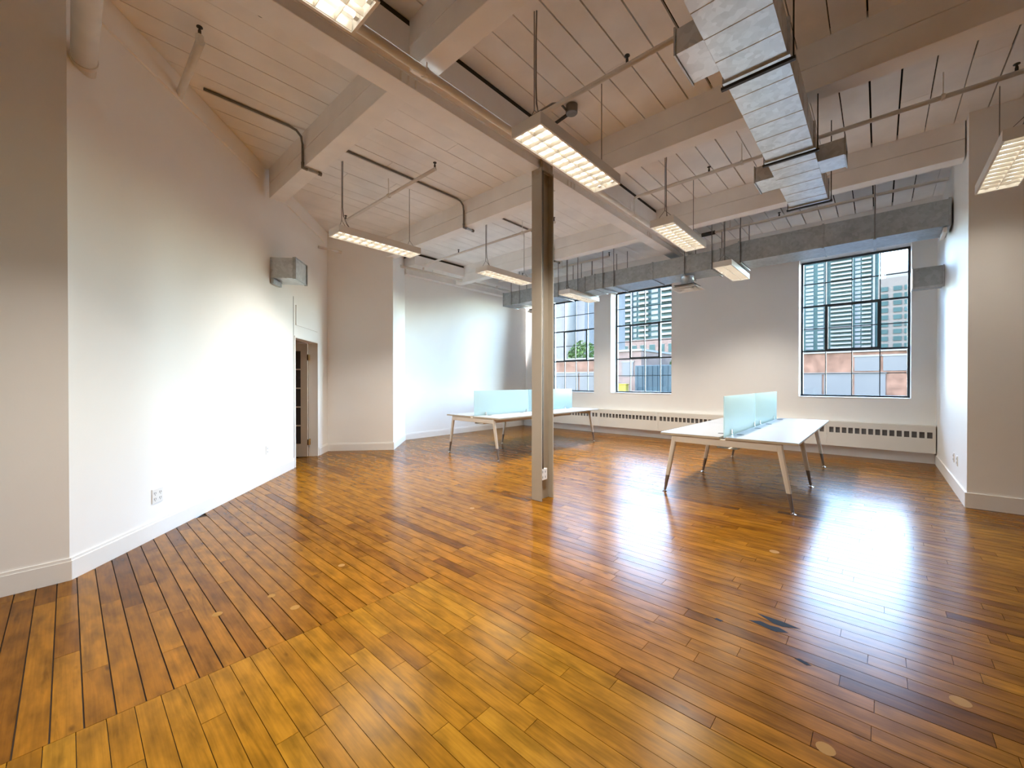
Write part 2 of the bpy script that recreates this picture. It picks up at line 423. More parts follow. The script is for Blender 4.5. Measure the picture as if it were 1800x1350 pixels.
mb.hexa([Lp(.7125, 6.574, 0), Lp(6.3, 6.9, 0), Lp(6.3, 7.1, 0), Lp(.80, 6.76, 0), Lp(.7125, 6.574, ZT), Lp(6.3, 6.9, ZT), Lp(6.3, 7.1, ZT), Lp(.80, 6.76, ZT)])
struct('wall_pier', mb, M['wall'], 'shaded wall face at the edge of the room beside the outlet wall', 'wall')
mb = MB(); lwall(mb, (-4.115, -5.2), P1, .15, -.05, ZT)
struct('wall_near', mb, M['wall'], 'shaded tan wall face nearest the camera', 'wall')
S0, S1, S2 = 3.666, 4.69, 5.206; DH = 2.065
mb = MB(); dbox(mb, 0, S0, 0, -.13, -.05, ZT); dbox(mb, S1, S2 + .1, 0, -.13, -.05, ZT); dbox(mb, S0, S1, 0, -.13, DH, ZT)
struct('wall_diagonal', mb, M['wall'], 'bright white slanting wall holding the doorway', 'wall')
mb = MB(); lwall(mb, P4, P5, .15, -.05, ZT)
struct('wall_closet_front', mb, M['wall'], 'narrow tan wall face just past the doorway', 'wall')
mb = MB(); lwall(mb, P5, P6, .15, -.05, ZT)
struct('wall_closet_side', mb, M['wall'], 'slim bright return wall edge past the tan face', 'wall')
mb = MB(); lwall(mb, P6, P7, .15, -.05, 3.80)
struct('wall_west', mb, M['wall'], 'white wall behind the far bench desk', 'wall')
mb = MB().box(-4.3, 6.3, -5.35, -5.2, -.1, ZT)
struct('wall_back', mb, M['wall'], 'white wall behind the camera', 'wall')
mb = MB().box(6.1, 6.3, -5.2, 7.1, -.1, ZT)
struct('wall_far_east', mb, M['wall'], 'white wall out of frame past the shaded wall face', 'wall')
# corridor behind the door
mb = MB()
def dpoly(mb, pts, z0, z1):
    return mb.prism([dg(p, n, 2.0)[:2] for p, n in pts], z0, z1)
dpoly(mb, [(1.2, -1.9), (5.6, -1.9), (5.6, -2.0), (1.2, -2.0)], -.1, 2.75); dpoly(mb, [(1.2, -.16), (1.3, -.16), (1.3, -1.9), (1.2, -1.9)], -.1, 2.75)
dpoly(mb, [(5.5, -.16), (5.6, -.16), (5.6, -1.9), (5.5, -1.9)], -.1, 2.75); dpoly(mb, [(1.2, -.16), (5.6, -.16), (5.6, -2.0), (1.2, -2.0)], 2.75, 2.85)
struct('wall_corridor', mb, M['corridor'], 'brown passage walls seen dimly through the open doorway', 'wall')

# baseboards
BH = .15
def bboard(name, a, b, label, h=BH, t=.016):
    # thickness towards the room: right of a->b
    mb = MB(); lwall(mb, a, b, -t, 0, h - .02); lwall(mb, a, b, -t * .6, h - .02, h)
    return struct(name, mb, M['base'], label, 'baseboard')
bboard('baseboard_near', (-4.115, -5.0), (P1[0] + .001, P1[1] + .008), 'white baseboard under the tan wall nearest the camera')
def dpt(s): return (P1[0] + DD[0] * s, P1[1] + DD[1] * s)
bboard('baseboard_diagonal', dpt(0), dpt(3.63), 'long white baseboard along the slanting wall up to the door')
bboard('baseboard_door', dpt(S1 + .04), dpt(S2), 'short white baseboard piece between door and tan wall')
bboard('baseboard_closet_front', P4, (P5[0] + .01, P5[1] + .012), 'cream baseboard under the narrow tan wall')
bboard('baseboard_closet_side', (P5[0] + .012, P5[1] - .01), P6, 'short white baseboard on the slim return wall')
bboard('baseboard_west', P6, (-8.29, 9.50), 'white baseboard behind the far bench desk')
mb = MB(); mb.hexa([Lp(.712, 6.56, 0), Lp(.696, 6.56, 0), (XE - .016, YW, 0), (XE, YW, 0), Lp(.712, 6.56, .16), Lp(.696, 6.56, .16), (XE - .016, YW, .16), (XE, YW, .16)])
struct('baseboard_east', mb, M['base'], 'white baseboard on the wall with two small outlets', 'baseboard')
mb = MB(); mb.hexa([Lp(.700, 6.558, 0), Lp(6.3, 6.884, 0), Lp(6.3, 6.9, 0), Lp(.700, 6.574, 0), Lp(.700, 6.558, .16), Lp(6.3, 6.884, .16), Lp(6.3, 6.9, .16), Lp(.700, 6.574, .16)])
struct('baseboard_pier', mb, M['base'], 'cream baseboard under the shaded wall face at frame edge', 'baseboard')
# trim strips on the slanting wall
mb = MB(); dbox(mb, .05, 2.55, -.02, .022, 3.93, 4.14)
struct('trim_1', mb, M['wall'], 'white crown strip on the slanting wall before the first beam', 'trim')
mb = MB(); dbox(mb, 2.90, 5.16, -.02, .022, 3.93, 4.14)
struct('trim_2', mb, M['wall'], 'white crown strip on the slanting wall past the first beam', 'trim')
mb = MB(); dbox(mb, 3.635, 3.645, -.02, .003, .16, 2.66)
struct('trim_3', mb, M['slot'], 'thin dark vertical joint beside the doorway', 'trim')
mb = MB(); dbox(mb, 3.72, 4.67, -.02, .014, Zc(2.26), Zc(2.58))
struct('trim_4', mb, M['wall'], 'blank white panel above the doorway', 'trim')

# ------------------------------------------------------------------ door
door = thing('door_1', 'open glazed door in the slanting wall', 'door', dg(S1, 0, 0), kind='structure')
mb = MB()
dbox(mb, S0, S0 + .03, .012, -.15, 0, DH); dbox(mb, S1 - .03, S1, .012, -.15, 0, DH); dbox(mb, S0, S1, .012, -.15, DH - .03, DH)
mb.build('door_frame', M['base'], door, .002)
leafpos = dg(S1 - .045, -.13, 0)
leaf_s = S1 - .075
def leafbox(mb, s0, s1, a, b, z0, z1): return dbox(mb, s0, s1, -.14 - a, -.14 - b, z0, z1)
lw = .90; lt = .042
mb = MB()
leafbox(mb, leaf_s - lt, leaf_s, 0, .115, .012, 2.02); leafbox(mb, leaf_s - lt, leaf_s, lw - .115, lw, .012, 2.02)
leafbox(mb, leaf_s - lt, leaf_s, .115, lw - .115, .012, .235); leafbox(mb, leaf_s - lt, leaf_s, .115, lw - .115, 1.90, 2.02)
leafbox(mb, leaf_s - lt, leaf_s, lw / 2 - .014, lw / 2 + .014, .235, 1.90)
for i in range(1, 5):
    z = .235 + (1.90 - .235) * i / 5
    leafbox(mb, leaf_s - lt, leaf_s, .115, lw - .115, z - .012, z + .012)
lf = mb.build('door_leaf', M['door'], door)
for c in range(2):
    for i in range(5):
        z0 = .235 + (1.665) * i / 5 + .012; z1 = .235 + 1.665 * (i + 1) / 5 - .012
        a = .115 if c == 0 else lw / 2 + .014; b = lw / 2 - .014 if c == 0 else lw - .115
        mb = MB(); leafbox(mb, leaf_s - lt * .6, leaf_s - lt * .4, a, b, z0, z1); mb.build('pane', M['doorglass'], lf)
for z in (.27, 1.78):
    mb = MB(); dbox(mb, leaf_s - lt - .004, leaf_s + .006, -.118, -.140, z - .05, z + .05)
    dbox(mb, leaf_s + .006, leaf_s + .040, -.122, -.130, z - .05, z + .05)
    p = dg(leaf_s + .004, -.112, 0); mb.tube([(p[0], p[1], z - .055), (p[0], p[1], z + .055)], .009, 8)
    mb.build('hinge', M['brass'], lf)

# ------------------------------------------------------------------ ceiling
ceil = thing('ceiling', 'white painted board ceiling between the beams', 'ceiling', (0, 0, ZC), kind='structure')
MB().box(-10.5, 6.3, -5.4, 10.0, 4.25, 4.40).build('roof_deck', M['gap'], ceil)
BY = [-.57, 1.79, 4.145, 6.462, 8.82]      # near faces of the cross beams
BWD = .182
def diag_y(x):   # y of the slanting / west walls at this x, for trimming hidden boards
    k = .965
    if x > P1[0] * k: return -5
    if x > P4[0] * k: return (P1[1] + (P1[0] * k - x) / (P1[0] - P4[0]) * (P4[1] - P1[1]) / k) * k - .05
    return 5.2
rc = random.Random(3)
spans = [(-.57 + BWD, 1.79), (1.79 + BWD, 4.145), (4.145 + BWD, 6.462), (6.462 + BWD, 8.82)]
def cboards(xs, gap, rightside):
    for x0, x1 in zip(xs, xs[1:]):
        for y0, y1 in spans:
            ya = max(y0, diag_y((x0 + x1) / 2)) if x1 < -4 else y0
            if ya > y1 - .1: continue
            if x0 > .70 and y0 > 6.4: continue
            cuts = [ya - .02, y1 + .02]
            if rc.random() < .22 and y1 - ya > 1.5: cuts.insert(1, rc.uniform(ya + .5, y1 - .5))
            for a, b in zip(cuts, cuts[1:]):
                dz = rc.uniform(0, .003); g = gap * rc.uniform(.35, 1.25) / 2; ee = .002
                MB().box(x0 + g, x1 - g, a + ee, b - ee, ZC + dz, ZC + dz + .03).build('ceiling_board', M['ceil'], ceil)
cboards([-3.205 - .2305 * i for i in range(-1, 23)][::-1], .007, False)
cboards([-2.74 + .222 * i for i in range(0, 22)], .015, True)

mb = MB().box(-4.3, 6.2, -5.2, -.40, ZC, ZC + .03); mb.box(2.145, 6.2, -.40, 7.0, ZC, ZC + .03)
mb.build('ceiling_margin', M['ceil'], ceil)
# cross beams (split timbers: the joint shows as a dark crack)
names = ['first', 'second', 'third', 'fourth', 'fifth']
LEFT_END = {0: None, 1: (-5.93, 0), 2: (-7.15, 0), 3: (-7.75, 0), 4: (-7.9, 0)}
lab_r = {1: 'white timber beam nearest the camera on the duct side of the girder', 2: 'white timber beam crossing above the end of the hanging duct section nearest the column',
         3: 'white timber beam just short of the wall duct on the hanging duct side', 4: 'white timber beam hidden behind the long wall duct'}
lab_l = {1: 'white timber beam landing on the slanting wall', 2: 'white timber beam meeting the girder near the column, tan wall side',
         3: 'white timber beam over the far bench desk', 4: 'white timber beam above the wall duct, tan wall side'}
for i, y in enumerate(BY):
    if i == 0: continue
    for side in ('l', 'r'):
        if side == 'l':
            x1 = -3.02; x0 = LEFT_END[i][0]
        else:
            x0 = -2.70; x1 = {1: 3.0, 2: 4.5, 3: .672, 4: .70}[i]
        mb = MB()
        zs = ZB + .195
        mb.box(x0, x1, y, y + BWD, ZB, zs - .003)
        mb.box(x0, x1, y, y + BWD, zs + .004, 4.20)
        mb.box(x0, x1, y + .012, y + BWD - .012, zs - .01, zs + .01)
        o = struct('ceiling_beam', mb, M['beam'], (lab_l if side == 'l' else lab_r)[i], 'beam', .004)

# steel and timber girder over the column
mb = MB()
mb.box(-3.027, -2.84, -5.2, YW, ZB, ZB + .012); mb.box(-2.975, -2.862, -5.2, YW, ZB + .012, 4.0); mb.box(-3.027, -2.85, -5.2, YW, 3.86, 4.20)
mb.box(-2.85, -2.692, -5.2, YW, 3.865, 4.095)
g = thing('girder', 'long white painted girder resting on the steel column', 'girder', (-2.93, 3.6, ZB), kind='structure')
mb.build('girder_body', M['beam'], g, .004)
MB().box(-2.85, -2.70, -5.2, YW, 4.096, ZC - .001).build('gap_shade_fill', M['gap'], g)  # solid dark strip, paints the shade of the open gap above the ledger
for y in (1.79, 4.145, 6.462):
    for j in range(3):
        x = -2.848; MB().tube([(x, y + .02 + .07 * j, ZB + .01), (x, y + .02 + .07 * j, ZB + .085)], .008, 6).build('bolt', M['pipe'], g)
mb = MB()
mb.box(-8.25, -7.80, 5.1, YW, ZB, ZB + .02); mb.box(-8.25, -7.83, 5.1, YW, ZB + .02, 3.90); mb.box(-8.25, -7.42, 5.05, YW, 3.885, 4.09)
wg = struct('wall_girder', mb, M['beam'], 'white girder along the top of the wall behind the far bench desk', 'girder', .004)
MB().box(-8.25, -7.45, 5.05, YW, 4.091, ZC - .001).build('gap_shade_fill', M['gap'], wg)  # same dark filler: gap shade put in as colour under the ceiling

# steel column
cx = -2.876
colm = thing('column', 'cream painted steel column standing mid room under the girder', 'column', (cx, 3.69, 0), kind='structure')
mb = MB().box(-2.945, -2.803, 3.577, 3.592, 0, ZB); mb.build('flange', M['column'], colm, .002)
mb = MB().box(-2.945, -2.803, 3.790, 3.805, 0, ZB); mb.build('flange', M['column'], colm, .002)
mb = MB().box(-2.882, -2.870, 3.592, 3.790, 0, ZB); mb.box(-2.84, -2.806, 3.60, 3.79, ZB - .02, 3.87); mb.build('web', M['column'], colm)
cond = thing('conduit', 'thin grey conduit running down the steel column to its outlet box', 'conduit', (-2.85, 3.63, .37))
MB().tube([(-2.829, 3.628, 3.84), (-2.829, 3.628, .58), (-2.833, 3.637, .46), (-2.838, 3.645, .355)], .0125, 8).build('pipe_run', M['conduit'], cond, smooth=True)
mb = MB().box(-2.868, -2.83, 3.60, 3.72, .225, .355)
ob = thing('outlet_box', 'white outlet box low on the steel column', 'outlet', (-2.85, 3.66, .225))
mb.build('box', M['plastic'], ob, .004)
for yy, zz in ((3.635, .32), (3.685, .32), (3.635, .26), (3.685, .26)):
    MB().box(-2.831, -2.8285, yy - .004, yy + .004, zz - .012, zz + .012).build('socket_slot', M['plasticdark'], ob)

# ------------------------------------------------------------------ windows
def make_window(i, x0, x1):
    labels = {1: 'steel window partly hidden behind the column', 2: 'middle steel window showing a pale tower and a brick house', 3: 'steel window nearest the side wall, with high-rise view'}
    yf = YW + .33; w = thing('window_%d' % i, labels[i], 'window', ((x0 + x1) / 2, yf, ZS), kind='structure')
    z0, z1 = ZS + .012, ZH - .005; n, m_ = 4, 6
    fr = MB(); t = .034; d = .05
    fr.box(x0, x0 + t, yf - d / 2, yf + d / 2, z0, z1); fr.box(x1 - t, x1, yf - d / 2, yf + d / 2, z0, z1)
    fr.box(x0 + t, x1 - t, yf - d / 2, yf + d / 2, z0, z0 + t); fr.box(x0 + t, x1 - t, yf - d / 2, yf + d / 2, z1 - t, z1)
    fr.build('window_frame', M['winsteel'], w)
    XX = [x0 + (x1 - x0) * k / n for k in range(n + 1)]; ZZ = [z0 + (z1 - z0) * k / m_ for k in range(m_ + 1)]
    def bar(ax0, ax1, az0, az1, dd=.03):
        MB().box(ax0, ax1, yf - dd / 2, yf + dd / 2, az0, az1).build('muntin', M['winsteel'], w)
    b = .0075; tb = .016
    for k in (1, 2, 3):
        bar(XX[k] - b, XX[k] + b, ZZ[0] + t, ZZ[2] - tb); bar(XX[k] - b, XX[k] + b, ZZ[4] + tb, ZZ[6] - t)
    for r in (1, 5): bar(x0 + t, x1 - t, ZZ[r] - b, ZZ[r] + b, .026)
    for r in (2, 4): bar(x0 + t, x1 - t, ZZ[r] - tb, ZZ[r] + tb, .04)
    bar(x0 + t, XX[1] - tb, ZZ[3] - b, ZZ[3] + b, .026); bar(XX[3] + tb, x1 - t, ZZ[3] - b, ZZ[3] + b, .026)
    for k in (1, 3): bar(XX[k] - tb, XX[k] + tb, ZZ[2] + tb, ZZ[4] - tb, .04)
    # pivoting sash in the middle
    sb = MB(); s = .036; yo = yf - .03
    a0, a1, c0, c1 = XX[1], XX[3], ZZ[2], ZZ[4]
    sb.box(a0 - .01, a0 + s, yo - .018, yo + .018, c0 - .01, c1 + .01); sb.box(a1 - s, a1 + .01, yo - .018, yo + .018, c0 - .01, c1 + .01)
    sb.box(a0 + s, a1 - s, yo - .018, yo + .018, c0 - .01, c0 + s); sb.box(a0 + s, a1 - s, yo - .018, yo + .018, c1 - s, c1 + .01)
    sash = sb.build('sash', M['winsteel'], w)
    MB().box(XX[2] - b, XX[2] + b, yo - .012, yo + .012, c0 + s, c1 - s).build('muntin', M['winsteel'], sash)
    MB().box(a0 + s, a1 - s, yo - .010, yo + .010, ZZ[3] - b, ZZ[3] + b).build('muntin', M['winsteel'], sash)
    for c in range(n):
        for r in range(m_):
            insash = c in (1, 2) and r in (2, 3)
            yy = yo if insash else yf
            MB().box(XX[c] + .006, XX[c + 1] - .006, yy - .002, yy + .002, ZZ[r] + .006, ZZ[r + 1] - .006).build('pane', M['glass'], sash if insash else w)
    MB().box(x0 - .0, x1 + .0, YW - .012, yf - d / 2, ZS - .004, ZS + .014).build('window_sill', M['base'], w)
    return w
for i, (a, b) in enumerate(WIN): make_window(i + 1, a, b)

# ------------------------------------------------------------------ sky portals at the windows (they only guide the sky's own light)
for i, (a, b) in enumerate(WIN):
    l = bpy.data.lights.new('sky_portal', 'AREA'); l.shape = 'RECTANGLE'; l.size = b - a; l.size_y = ZH - ZS
    l.cycles.is_portal = True
    o = bpy.data.objects.new('sky_portal', l); COL.objects.link(o); o.location = ((a + b) / 2, YW + TW + .02, (ZS + ZH) / 2)
    o.rotation_euler = (-PI / 2, 0, 0); o['kind'] = 'helper'

# ------------------------------------------------------------------ convector along the window wall
rad = thing('convector', 'long cream convector cover under the windows with rows of square openings', 'radiator', (-3.7, 9.5, .19))
yF = 9.42
RX0, RX1 = -8.12, .685; edges = [-8.12, -7.07, -5.472, -3.88, -2.30, -.712, .685]
zb0, zb1, zs0, zs1 = .195, .615, .425, .525
for a, b in zip(edges, edges[1:]):
    MB().box(a + .0015, b - .0015, yF, yF + .012, zb0, zs0).build('cover_panel', M['radiator'], rad)
    MB().box(a + .0015, b - .0015, yF, yF + .012, zs1, zb1).build('top_rail', M['radiator'], rad)
    n = {0: 11, 5: 15}.get(edges.index(a), 17)
    pitch = (b - a - .05) / n; sw = pitch * .70
    for q in range(n + 1):
        l = a + .025 + pitch * q + (pitch - sw) / 2 - (pitch - sw)
        r_ = l + (pitch - sw)
        if q == 0: l = a + .0015
        if q == n: r_ = b - .0015
        MB().box(l, r_, yF, yF + .012, zs0, zs1).build('grille_bar', M['radiator'], rad)
MB().box(RX0, RX1, yF + .03, yF + .04, zs0 - .05, zs1 + .03).build('grille_backing', M['slot'], rad)
mb = MB().box(RX0, RX1, yF, YW - .002, zb1, zb1 + .012); mb.box(RX0, RX1, yF, YW - .002, zb0 - .012, zb0); mb.build('casing', M['radiator'], rad)
mb = MB().box(-8.12, .682, YW - .022, YW - .001, 0, .18)
struct('baseboard_window', mb, M['base'], 'baseboard in shade under the convector cover', 'baseboard')

# ------------------------------------------------------------------ bench desks
def make_desk(label):
    # local origin: centre of the bench's near end on the floor
    t = thing('bench_desk', label, 'desk', (0, 0, 0), group='bench desks')
    ZT_ = .73; th = .026; HW = .70; Y0, YM, Y1 = -.03, 1.60, 3.24
    for sx in (-1, 1):
        for a, b in ((Y0, YM - .002), (YM + .002, Y1)):
            o = MB().box(sx * .028, sx * HW, a, b, ZT_ - th, ZT_ - .004).build('desk_edge', M['deskedge'], t, .002)
            o = MB().box(sx * .029, sx * (HW - .001), a + .001, b - .001, ZT_ - .004, ZT_).build('desktop', M['deskwhite'], t, .0015)
            for gy in (a + .36, b - .36):
                MB().lathe((sx * .10, gy, ZT_), [(.040, -.003), (.040, .0025), (.034, .003)], 16).build('grommet', M['black'], o)
    for j, y in enumerate((0.0, 1.46, 3.10)):
        # cross frame
        MB().box(-.56, .56, y - .02, y + .02, .625, .702).build('cross_frame', M['leg'], t, .003)
        for sx in (-1, 1):
            top = Vector((sx * .535, y, .69)); bot = Vector((sx * .652, y, .022)); dv = bot - top
            a = top + dv * .72
            def leg_seg(p, q, w0, w1, d0, d1):
                m_ = MB()
                pts = []
                for (c, w, d) in ((p, w0, d0), (q, w1, d1)):
                    n8 = []
                    for k in range(8):
                        an = 2 * PI * (k + .5) / 8
                        n8.append((c.x + w * math.copysign(abs(math.cos(an)) ** .6, math.cos(an)), c.y + d * math.copysign(abs(math.sin(an)) ** .6, math.sin(an)), c.z))
                    pts.append(n8)
                m_.v = pts[0] + pts[1]
                for k in range(8): j2 = (k + 1) % 8; m_.f.append((k, j2, 8 + j2, 8 + k))
                m_.f.append(tuple(reversed(range(8)))); m_.f.append(tuple(range(8, 16)))
                return m_
            lg = leg_seg(top, a, .030, .024, .024, .019).build('leg', M['leg'], t, smooth=False)
            leg_seg(a, bot, .0225, .013, .018, .012).build('leg_tip', M['legtip'], lg)
            MB().lathe((bot.x + sx * .004, y, 0), [(.027, 0), (.027, .004), (.012, .010), (.008, .028)], 14).build('foot_glide', M['chrome'], lg)
    for sx in (-1, 1):
        MB().box(sx * .36, sx * .40, .02, 3.08, .655, .700).build('side_rail', M['leg'], t)
    mb = MB(); mb.box(-.11, .11, .16, 2.94, .575, .578); mb.box(-.112, -.108, .16, 2.94, .575, .66); mb.box(.108, .112, .16, 2.94, .575, .66)
    mb.build('cable_tray', M['leg'], t)
    for (a, b, m_) in ((.04, 1.555, 'frost'), (1.575, 3.18, 'frost2')):
        sc_ = MB().box(-.006, .006, a, b, .715, 1.185).build('screen', M[m_], t)
        for yy in (a + .28, b - .06 if m_ == 'frost' else b - .30):
            cl = MB(); cl.box(-.022, .022, yy - .014, yy + .014, .728, .738); cl.box(-.016, -.007, yy - .012, yy + .012, .73, .785); cl.box(.007, .016, yy - .012, yy + .012, .73, .785)
            cl.build('screen_clamp', M['chrome'], sc_)
    return t
d2 = make_desk('white bench desk on splayed legs standing before the window nearest the side wall')
d2.location = (-1.295, 4.95, 0)
d1 = copy_tree(d2); d1.location = (-5.43, 4.92, 0)
d1['label'] = 'white bench desk on splayed legs half hidden behind the steel column'

# ------------------------------------------------------------------ fluorescent fixtures
ZF = 3.2
def make_fixture(label):
    # local origin: centre of the near end, bottom of the housing
    t = thing('light_fixture', label, 'ceiling light', (0, 0, 0), group='hanging fluorescent fixtures')
    hw, L_, hh = .14, 1.20, .085
    mb = MB()
    mb.box(-hw, hw, 0, .004, 0, hh); mb.box(-hw, hw, L_ - .004, L_, 0, hh)
    mb.box(-hw, -hw + .004, .004, L_ - .004, 0, hh); mb.box(hw - .004, hw, .004, L_ - .004, 0, hh)
    mb.box(-hw + .004, hw - .004, .004, L_ - .004, hh - .004, hh)
    mb.box(-hw, hw, -.003, .012, -.004, .003); mb.box(-hw, hw, L_ - .012, L_ + .003, -.004, .003)
    mb.box(-hw - .003, -hw + .012, .012, L_ - .012, -.004, .003); mb.box(hw - .012, hw + .003, .012, L_ - .012, -.004, .003)
    mb.build('housing', M['white'], t)
    MB().box(-hw + .005, hw - .005, .005, L_ - .005, hh - .012, hh - .006).build('reflector', M['reflector'], t)
    for sx in (-.068, .068):
        tb = MB().tube([(sx, .03, .050), (sx, L_ - .03, .050)], .0125, 12).build('tube', M['tube'], t, smooth=True)
        MB().box(sx - .014, sx + .014, .006, .026, .032, .07).build('lamp_holder', M['white'], tb)
        MB().box(sx - .014, sx + .014, L_ - .026, L_ - .006, .032, .07).build('lamp_holder', M['white'], tb)
    lv = MB()
    def blade(x0, x1, y, zt=.030):   # V profile cross blade
        lv.hexa([(x0, y - .010, zt), (x1, y - .010, zt), (x1, y + .010, zt), (x0, y + .010, zt), (x0, y - .0012, .003), (x1, y - .0012, .003), (x1, y + .0012, .003), (x0, y + .0012, .003)])
    n = 12
    for i in range(1, n): blade(-hw + .012, hw - .012, L_ * i / n)
    lv.hexa([(-.010, .012, .034), (.010, .012, .034), (.010, L_ - .012, .034), (-.010, L_ - .012, .034), (-.0015, .012, .003), (.0015, .012, .003), (.0015, L_ - .012, .003), (-.0015, L_ - .012, .003)])
    for sx in (-1, 1):
        lv.hexa([(sx * .118, .012, .045), (sx * .128, .012, .045), (sx * .128, L_ - .012, .045), (sx * .118, L_ - .012, .045), (sx * .126, .012, .004), (sx * .128, .012, .004), (sx * .128, L_ - .012, .004), (sx * .126, L_ - .012, .004)])
    lv.build('louver', M['louver'], t)
    ld = bpy.data.lights.new('fixture_lamp', 'AREA'); ld.shape = 'RECTANGLE'; ld.size = .24; ld.size_y = 1.14; ld.energy = LAMPW; ld.color = LAMPC; ld.spread = math.radians(126)
    lo = bpy.data.objects.new('fixture_lamp', ld); COL.objects.link(lo); lo.parent = t; lo.location = (0, L_ / 2, -.006)
    zc = ZC - ZF
    for y, cord in ((.10, True), (L_ - .10, False)):
        mb = MB()
        mb.tube([(0, y, .20), (0, y, zc)], .004, 6)
        mb.tube([(-hw + .03, y, hh), (0, y, .20)], .0028, 5); mb.tube([(hw - .03, y, hh), (0, y, .20)], .0028, 5)
        mb.build('hanger_cable', M['conduit'], t)
        if cord:
            pts = [(.016, y + .008, zc), (.010, y + .008, zc - .25), (.012, y + .006, .36), (.006, y + .02, .26), (-.004, y + .07, .17), (-.02, y + .13, .115), (-.02, y + .17, hh)]
            MB().tube(pts, .006, 6).build('power_cord', M['conduit'], t, smooth=True)
    return t
spots = [(-1.935, 2.28, 'bright hanging fluorescent fixture crossing above the top of the steel column'),
         (-1.905, 4.72, 'hanging fluorescent fixture in front of the far end of the girder'),
         (-1.865, 7.05, 'hanging fluorescent fixture just below the long wall duct beside the round diffuser'),
         (-5.055, 2.25, 'hanging fluorescent fixture in front of the narrow tan wall'),
         (-4.945, 4.68, 'hanging fluorescent fixture above the half hidden bench desk'),
         (-4.90, 7.02, 'hanging fluorescent fixture in front of the window beside the column'),
         (-1.945, -.17, 'hanging fluorescent fixture cut off by the top edge of the photo'),
         (.835, 4.84, 'hanging fluorescent fixture in front of the shaded wall face')]
fx = None
for x, y, lab in spots:
    if fx is None: fx = make_fixture(lab); o = fx
    else: o = copy_tree(fx); o['label'] = lab
    if x > 0:
        for ch in o.children:
            if ch.type == 'LIGHT':
                ch.data = ch.data.copy(); ch.data.energy = LAMPW * .13
    o.location = (x, y, ZF)

# ------------------------------------------------------------------ hanging sheet-metal duct
dct = thing('hanging_duct', 'bright galvanised rectangular duct hanging lengthwise with side branch boxes', 'duct', (-.58, 3.0, 3.30))
dx0, dx1, dz0, dz1 = -.748, -.41, 3.30, 3.50
ys = [-1.6, .68, 2.89, 4.18, 5.46]
for a, b in zip(ys, ys[1:]):
    mb = MB().box(dx0, dx1, a + .004, b - .004, dz0, dz1)
    y = a + .22
    while y < b - .12:
        for (u, v) in ((0, 1),):
            mb.hexa([(dx0, y - .004, dz0 + .0005), (dx1, y - .004, dz0 + .0005), (dx1, y + .004, dz0 + .0005), (dx0, y + .004, dz0 + .0005),
                     (dx0, y - .001, dz0 - .003), (dx1, y - .001, dz0 - .003), (dx1, y + .001, dz0 - .003), (dx0, y + .001, dz0 - .003)])
            mb.hexa([(dx1 - .0005, y - .004, dz0), (dx1 - .0005, y + .004, dz0), (dx1 - .0005, y + .004, dz1), (dx1 - .0005, y - .004, dz1),
                     (dx1 + .003, y - .001, dz0), (dx1 + .003, y + .001, dz0), (dx1 + .003, y + .001, dz1), (dx1 + .003, y - .001, dz1)])
        y += .222
    mb.build('duct_section', M['galv'], dct)
for y in ys[1:]:
    mb = MB(); e = .014
    for q in ((dx0 - e, dx1 + e, dz0 - e, dz0), (dx0 - e, dx1 + e, dz1, dz1 + e), (dx0 - e, dx0, dz0, dz1), (dx1, dx1 + e, dz0, dz1)):
        mb.box(q[0], q[1], y - .012, y + .012, q[2], q[3])
    mb.build('joint_flange', M['galv'], dct)
    mb = MB(); mb.box(dx0 - .035, dx1 + .035, y + .03, y + .055, dz0 - .022, dz0 - .003)
    mb.build('hanger_bar', M['black'], dct)
    for x in (dx0 - .024, dx1 + .024):
        MB().tube([(x, y + .042, dz0 - .02), (x, y + .042, ZC if y != 4.18 else ZB)], .005, 6).build('hanger_rod', M['black'], dct)
def branch(x0, x1, y0, y1, z0, z1):
    b = MB().box(x0, x1, y0, y1, z0, z1).build('branch_box', M['galv'], dct, .002)
    mb = MB(); e = .010
    mb.box(x0 - e if x0 < dx0 else x1, x0 if x0 < dx0 else x1 + e, y0 - e, y1 + e, z0 - e, z0 + .012)
    mb.box(x0 - e if x0 < dx0 else x1, x0 if x0 < dx0 else x1 + e, y0 - e, y1 + e, z1 - .012, z1 + e)
    xx = (x0 - e, x0) if x0 < dx0 else (x1, x1 + e)
    mb.box(xx[0], xx[1], y0 - e, y0 + .012, z0 + .012, z1 - .012); mb.box(xx[0], xx[1], y1 - .012, y1 + e, z0 + .012, z1 - .012)
    mb.build('branch_flange', M['galvdull'], b)
branch(-.905, dx0, 2.45, 2.765, 3.302, 3.452)
branch(-.905, dx0, 4.54, 4.84, 3.302, 3.447)
branch(dx1, -.228, 4.49, 4.765, 3.302, 3.447)
branch(dx1, -.228, 2.30, 2.58, 3.36, 3.49) if False else None

# ------------------------------------------------------------------ long duct along the window wall
wd = thing('wall_duct', 'long dull galvanised duct running across the room below the windows tops and ceiling', 'duct', (-3.2, 7.8, 3.30))
yA, yB = 7.50, 8.06
segs = [(.672, -.62, 3.33, 3.665), (-.62, -1.73, 3.33, 3.665), (-2.02, -3.20, 3.30, 3.615), (-3.20, -4.46, 3.30, 3.615), (-4.70, -5.9, 3.285, 3.60), (-5.9, -7.12, 3.285, 3.60)]
for a, b, z0, z1 in segs:
    MB().box(b + .003, a - .003, yA, yB, z0, z1).build('duct_section', M['galvdull'], wd)
def taper(xa, za0, za1, xb, zb0_, zb1_, ya2=None):
    MB().hexa([(xb, yA, zb0_), (xa, yA, za0), (xa, yB, za0), (xb, yB, zb0_), (xb, yA, zb1_), (xa, yA, za1), (xa, yB, za1), (xb, yB, zb1_)]).build('duct_reducer', M['galvdull'], wd)
